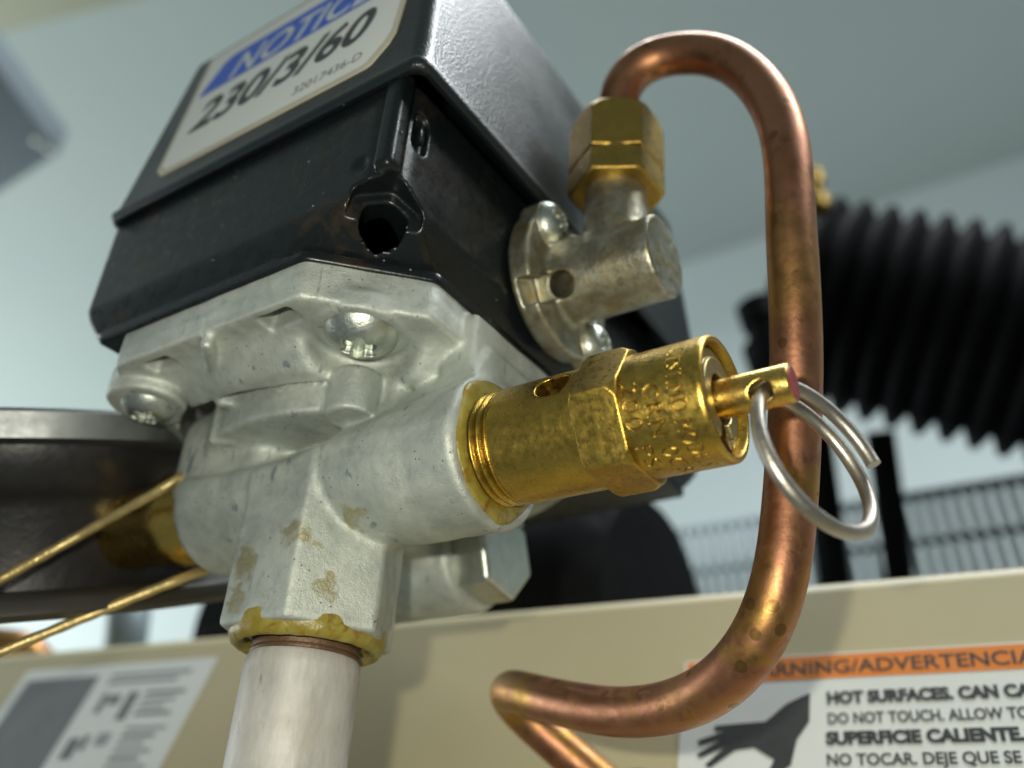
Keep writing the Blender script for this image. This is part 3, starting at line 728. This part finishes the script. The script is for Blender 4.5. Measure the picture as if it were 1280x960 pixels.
# ================================================================== COPPER TUBE
TR = 3.05
tp = [(EX, EY, 45), (EX, EY, 51), (36.3, 9.9, 56.5), (37.1, 8.9, 61.8), (39.7, 8.5, 65.6), (44.3, 9.6, 66.8), (51.6, 10.4, 63.6), (56.8, 10.7, 56.6), (59.9, 10.8, 47.4), (60.6, 10.7, 38.9), (59.9, 11.0, 28.5), (59.0, 12.5, 19.0), (57.7, 14.7, 10.5), (56.0, 16.5, 2.3), (54.5, 17.1, -6.1), (52.7, 17.2, -14.1), (49.1, 18.7, -19.9), (43.6, 21.5, -23.3), (36.0, 25.5, -24.6), (26.9, 28.7, -24.2), (16.4, 32.3, -21.8), (7.1, 36.6, -19.1), (2.2, 40.0, -17.8), (1.8, 44.0, -19.6), (6.1, 47.6, -23.8), (11.1, 51.4, -28.3), (16.6, 56.1, -33.4), (19, 58, -36)]
P = smooth_path(resample(spline(tp, 10), 260), 12)
P = smooth_path(P, 14); rr = TR * (1 + .004 * np.sin(np.arange(260) * .21))
v, f = tube(P, rr, 40)
ct = make('copper_tube', v, f, M['copper'], None); tag(ct, 'bent tarnished copper tube looping from the brass nut down to the beige panel', 'tube')

# ================================================================== GAUGE
def at(px, py, z):
    d = np.array([(px - 640) / 1139., (py - 480) / 1139., 1.0]) * z
    return CAM_POS + MC.T @ d
GX, GY = -72.0, 0.0
pg = thing('pressure_gauge', (GX, GY, -5), 'black round pressure gauge with silver bezel left of the casting', 'gauge')
gd = np.array([GX, GY, 5.]) - CAM_POS; gd /= np.linalg.norm(gd); GA = -cdn + cr * .04; GA = GA - gd * (GA @ gd)
v, f = lathe([(-7.2, 0.1), (-7.2, 38), (-6.8, 40.5), (-6.0, 41.5), (-4.4, 41), (-3.6, 40), (-3.4, 20)], (GX, GY, 0), GA, 96); make('back_flange', v, f, M['gauge_rim'], pg, True, 40)
v, f = lathe([(-3.6, 29.6), (8, 30), (10, 31), (12, 33), (17.2, 33.6)], (GX, GY, 0), GA, 96); make('case', v, f, M['gauge'], pg, True, 45)
v, f = lathe([(17.0, 28), (17.0, 39.2), (17.4, 40), (21.0, 40.2), (21.6, 39.4), (21.8, 37), (21.4, 0.1)], (GX, GY, 0), GA, 96); make('bezel', v, f, M['bezel'], pg, True, 40)
v, f = lathe([(-20, 4.8), (-25, 5.0), (-28, 6.9), (-30, 7.1), (-33, 6.2), (-38, 5.9), (-48, 6.1)], (0, 0, .6), (1, 0, 0), 48); make('stem', v, f, M['brass_stem'], pg, True, 40)

# ================================================================== TIE WIRE round the gauge stem
tw = [at(-60, 759, 117), at(0, 725, 121), at(100, 669, 127), at(205, 610, 126.5), at(236, 593, 129.5), at(300, 605, 142), at(310, 660, 145), at(290, 700, 140), at(238, 719, 131), at(120, 766, 125), at(0, 815, 119), at(-60, 838, 116)]
P = resample(smooth_path(resample(spline(tw, 10), 160), 10), 160)
v, f = tube(P, .72 + .04 * np.sin(np.arange(160) * 1.1), 12); tag(make('tie_wire', v, f, M['cord'], None), 'loop of thin yellow wire passed round the gauge stem', 'wire')

# ================================================================== BEIGE PANEL behind, with stickers
Hc = np.array([2640., -515, -1139]); Hc /= np.linalg.norm(Hc)
Vc = np.array([499., -1034, 1139]); Vc -= Hc * (Vc @ Hc); Vc /= np.linalg.norm(Vc)
HX, VX = MC.T @ Hc, MC.T @ Vc; NX = np.cross(HX, VX); DO = at(640, 757, 180)
bp = thing('steel_panel', tuple(DO - VX * 170), 'beige painted steel panel with warning stickers behind the pipe', 'panel')
prof = [(-170, 0), (-3, 0)] + [(-3 + 3 * math.sin(math.radians(a)), -3 + 3 * math.cos(math.radians(a))) for a in range(0, 91, 15)] + [(0, -60), (-2, -60), (-2, -4), (-4, -2), (-170, -2)]
us = np.linspace(-420, 320, 20); vs = []; fs = []; n = len(prof)
for u in us:
    for q, w in prof: vs.append(DO + HX * u + VX * q + NX * w)
for i in range(len(us) - 1):
    for k in range(n): l = (k + 1) % n; fs.append((i * n + k, (i + 1) * n + k, (i + 1) * n + l, i * n + l))
fs += [tuple(range(n)), tuple(range((len(us) - 1) * n, len(us) * n))[::-1]]
bm = bmesh.new(); bv = [bm.verts.new(Vector(p)) for p in vs]
for q in fs: bm.faces.new([bv[i] for i in q])
make_bm('sheet', bm, M['beige'], bp, True, 30)
wl = poly(rrect(36.0, 128, -66, -15.6, .6), DO, HX, VX, 'warning_label', M['label'], bp, .25, .2); wl['label'] = 'white sticker with orange WARNING/ADVERTENCIA band and hand symbol'
poly(rrect(36.4, 127.6, -20.2, -15.9, .4), DO, HX, VX, 'orange_band', M['orange'], wl, .30)
def line(s, u, v, h, width, mat='ink', bold=.05, parent=None):
    V, F = text_mesh(s, h / .70, 0, bold); k = width / V[:, 0].max() if width else 1.0
    return put(V, F, DO + HX * u + VX * v, HX, VX, 'lettering', M[mat], parent, k, .34)
line('WARNING/ADVERTENCIA', 44.6, -19.3, 2.35, 43.6, 'ink', .05, wl)
poly([(39.2, -19.4), (43.2, -19.4), (41.2, -16.4)], DO, HX, VX, 'warning_triangle', M['ink'], wl, .34)
line('HOT SURFACES. CAN CAUSE', 58.6, -24.6, 1.9, 31.8, 'ink', .17, wl)
line('DO NOT TOUCH. ALLOW TO', 58.5, -28.0, 1.75, 27.0, 'ink', .07, wl)
line('SUPERFICIE CALIENTE.', 58.2, -31.3, 1.9, 26.0, 'ink', .17, wl)
line('NO TOCAR. DEJE QUE SE', 58.0, -34.6, 1.75, 25.2, 'ink', .07, wl)
line('SURFACE CHAUDE. PEUT', 57.8, -38.0, 1.9, 29.0, 'ink', .17, wl)
hand = [(56.2, -22.6), (55.9, -27.5), (54.0, -30.4), (53.0, -34.5), (50.2, -36.6), (49.6, -35.8), (50.6, -33.6), (47.6, -31.6), (44.8, -32.0), (41.0, -34.8), (40.2, -34.3), (43.2, -31.4), (39.4, -33.2), (38.9, -32.5), (42.9, -30.0), (39.2, -31.0), (38.9, -30.2), (43.4, -28.7), (41.4, -28.6), (41.6, -27.8), (45.6, -27.5), (49.4, -27.3), (52.6, -24.4)]
poly(hand, DO, HX, VX, 'hand_symbol', M['ink'], wl, .34)
sl = poly(rrect(-131, -70.6, -44, -7.2, .6), DO, HX, VX, 'data_label', M['label'], bp, .25, .2); sl['label'] = 'white data sticker with grey print'
poly(rrect(-128, -104, -36, -10, .5), DO, HX, VX, 'grey_square', M['grey_ink'], sl, .30)
M['faint'] = mat_simple('faint_ink', (.30, .32, .33), .5)
pb = [(-100, -76, -10.8, -9.8, 'faint'), (-100, -79, -12.6, -11.6, 'faint'), (-99, -97, -20, -15, 'grey_ink'), (-96.4, -93, -18, -15.5, 'grey_ink'), (-91, -88, -22, -15, 'grey_ink'), (-101, -97.4, -31, -26, 'grey_ink'), (-96.8, -95, -29, -25.4, 'grey_ink'), (-93, -89, -28, -25, 'faint')]
for k in range(12):
    if k != 4: pb.append((-86, -74.5 - (k * 37 % 5), -15.8 - 1.75 * k, -15.0 - 1.75 * k, 'faint' if k % 3 else 'grey_ink'))
for (u0, u1, v0, v1, mt) in pb:
    poly([(u0, v0), (u1, v0), (u1, v1), (u0, v1)], DO, HX, VX, 'print_block', M[mt], sl, .30)
g = at(700, 1000, 138)
v, f = lathe([(-1, 8.0), (-1, 11.5), (1.5, 11.5), (2.5, 10.5), (2.5, 8.0)], DO + HX * 30 + VX * -47, NX, 48, close=True); tag(make('rubber_grommet', v, f, M['iron'], None, True, 40), 'black round grommet in the beige panel under the copper tube', 'grommet')

# ================================================================== BLACK MOTOR behind the switch
mo = thing('motor', tuple(at(560, 830, 262)), 'black motor body behind the switch above the beige panel', 'motor')
mc = at(560, 800, 262)
v, f = lathe([(-78, .1), (-78, 24), (-72, 32), (-66, 37), (56, 37), (60, 36), (66, 30), (67, 20), (67, .1)], mc, (1, 0, 0), 64); make('shell', v, f, M['iron'], mo, True, 35)
for k in range(9):
    a = math.radians(20 + 18 * k); 
    make_bm('cooling_rib', box_bm(mc + np.array([-8, -37 * math.sin(a) , 37 * math.cos(a)]), (110, 1.4, 3.0), np.array(Matrix.Rotation(a, 3, 'X')), .3), M['iron'], mo)

# ================================================================== FINNED PUMP on the right
pc = at(1190, 412, 400); pax = MC.T @ np.array([.86, .25, -.44]); pax /= np.linalg.norm(pax)
pu = thing('compressor_pump', tuple(at(1110, 720, 400)), 'black finned compressor pump cylinder at the right behind the copper tube', 'pump')
v, f = lathe([(-78, .1), (-78, 22), (-72, 36), (-64, 42), (-50, 42), (-48, 40), (120, 40), (120, .1)], pc, pax, 64); make('barrel', v, f, M['iron'], pu, True, 35)
v, f = lathe([(-5.8, 41), (-4.4, 43.4), (-3.0, 46.2), (-1.8, 48.0), (0, 49.0), (1.8, 48.0), (3.0, 46.2), (4.4, 43.4), (5.8, 41)], pc - pax * 59, pax, 64)
f0 = make('fin', v, f, M['iron'], pu, True, 40)
for k in range(1, 16):
    o = f0.copy(); COL.objects.link(o); o.location = Vector(pax * (11.4 * k) * S); o.parent = pu
    if k % 2: o.scale = (1, 1, 1)
for (px_, w_) in ((1112, 12), (1030, 14)):
    a0, a1 = at(px_ - 12, 540, 395), at(px_ + 18, 760, 395)
    v, f = tube([a0, (np.array(a0) + a1) / 2, a1], w_ / 2, 12); make('support_post', v, f, M['iron'], pu)
# fittings on the pump head
pf = at(1018, 240, 372)
v, f = lathe([(-9, 3.0), (-9, 4.6), (-3, 4.6), (-2, 3.2), (3, 3.2), (4, 5.5), (9, 5.5), (9, .1)], pf, (0, 0.1, -1), 24); make('brass_fitting', v, f, M['brass_nut'], pu, True, 40)
hf = at(958, 415, 380)
v, f = lathe([(-16, 6), (-14, 9), (-4, 9), (-3, 7), (4, 7), (6, 12), (16, 12), (20, 8), (20, .1)], hf, (.2, .1, -1), 24); make('head_cover', v, f, M['iron'], pu, True, 40)
v, f = tube([hf, (np.array(hf) + pc - pax * 60) / 2, pc - pax * 58], 9, 16); make('intake_neck', v, f, M['iron'], pu)

# ================================================================== WIRE GUARD
g0 = at(1050, 640, 430); gy = g0[1]
def onY(px, py, y):
    d = MC.T @ np.array([(px - 640) / 1139., (py - 480) / 1139., 1.0]); t = (y - CAM_POS[1]) / d[1]; return CAM_POS + d * t
gl, gr_ = onY(790, 672, gy), onY(1330, 590, gy); zt = (gl[2] + gr_[2]) / 2
wg = thing('wire_guard', (gl[0], gy, zt - 90), 'grey wire belt guard mesh above the beige panel at right', 'guard')
for zz, rw in ((zt, 2.4), (zt - 22, 1.7), (zt - 44, 1.7), (zt - 66, 1.7)):
    v, f = tube([(gl[0], gy + 2.5, zz), ((gl[0] + gr_[0]) / 2, gy + 2.5, zz), (gr_[0] + 40, gy + 2.5, zz)], rw, 8); make('cross_wire', v, f, M['wire'], wg)
v, f = tube([(gl[0] - 4, gy, zt + 1), (gl[0], gy, zt - 45), (gl[0] + 4, gy, zt - 90)], 1.8, 8)
w0 = make('wire', v, f, M['wire'], wg); nw = int((gr_[0] + 40 - gl[0]) / 5.6)
for k in range(1, nw):
    o = w0.copy(); COL.objects.link(o); o.parent = wg; o.location = (5.6 * k * S, 0, 0)
a0, a1 = at(165, 740, 330), at(150, 860, 320)
v, f = tube([a0, (np.array(a0) + a1) / 2, a1], 7.5, 16); tag(make('support_strut', v, f, M['wire'], None), 'dark grey strut under the gauge behind the yellow wire', 'strut')
q = [at(-40, 806, 270), at(0, 806, 270), at(35, 815, 270), at(60, 850, 272), at(64, 900, 274)]
v, f = tube(resample(spline(q, 8), 30), 5.0, 16); tag(make('copper_pipe_bend', v, f, M['copper'], None), 'small brown copper pipe bend at the far left below the gauge', 'pipe')

# ================================================================== CEILING FIXTURES
def onZ(px, py, z):
    d = MC.T @ np.array([(px - 640) / 1139., (py - 480) / 1139., 1.0]); t = (z - CAM_POS[2]) / d[2]; return CAM_POS + d * t
def slab(name, pts, th, mat, parent, bev=2.0):
    bm = bmesh.new(); lo = [bm.verts.new(Vector(p)) for p in pts]; hi = [bm.verts.new(Vector((p[0], p[1], p[2] + th))) for p in pts]; n = len(pts)
    bm.faces.new(lo[::-1]); bm.faces.new(hi)
    for i in range(n): bm.faces.new((lo[i], lo[(i + 1) % n], hi[(i + 1) % n], hi[i]))
    bmesh.ops.bevel(bm, geom=bm.edges[:], offset=bev, segments=2, profile=.5, affect='EDGES')
    return make_bm(name, bm, mat, parent)
c0, c1, c2 = onZ(76, 192, 560), onZ(-60, 8, 560), onZ(-60, 281, 560)
gp = thing('ceiling_panel', tuple(c0), 'grey metal panel corner with rivets at the upper left edge', 'panel')
slab('plate', [c0, c2, c2 + (c1 - c0), c1], 30, M['panel'], gp, 4)
for px_, py_ in ((48, 176), (64, 190 - 4)):
    v, f = lathe([(0, 5.0), (1.5, 4.6), (2.6, 3.2), (3.0, .1)], onZ(px_, py_, 560), (0, 0, -1), 20); make('rivet', v, f, M['screw'], gp)
s0_, s1_ = onZ(-60, 58, 880), onZ(240, -18, 880); dv = onZ(-60, -60, 880) - s0_
st_ = slab('ceiling_trim', [s0_, s1_, s1_ + dv, s0_ + dv], 19, M['strip'], None, 3); tag(st_, 'cream coloured ceiling strip in the top left corner', 'trim')
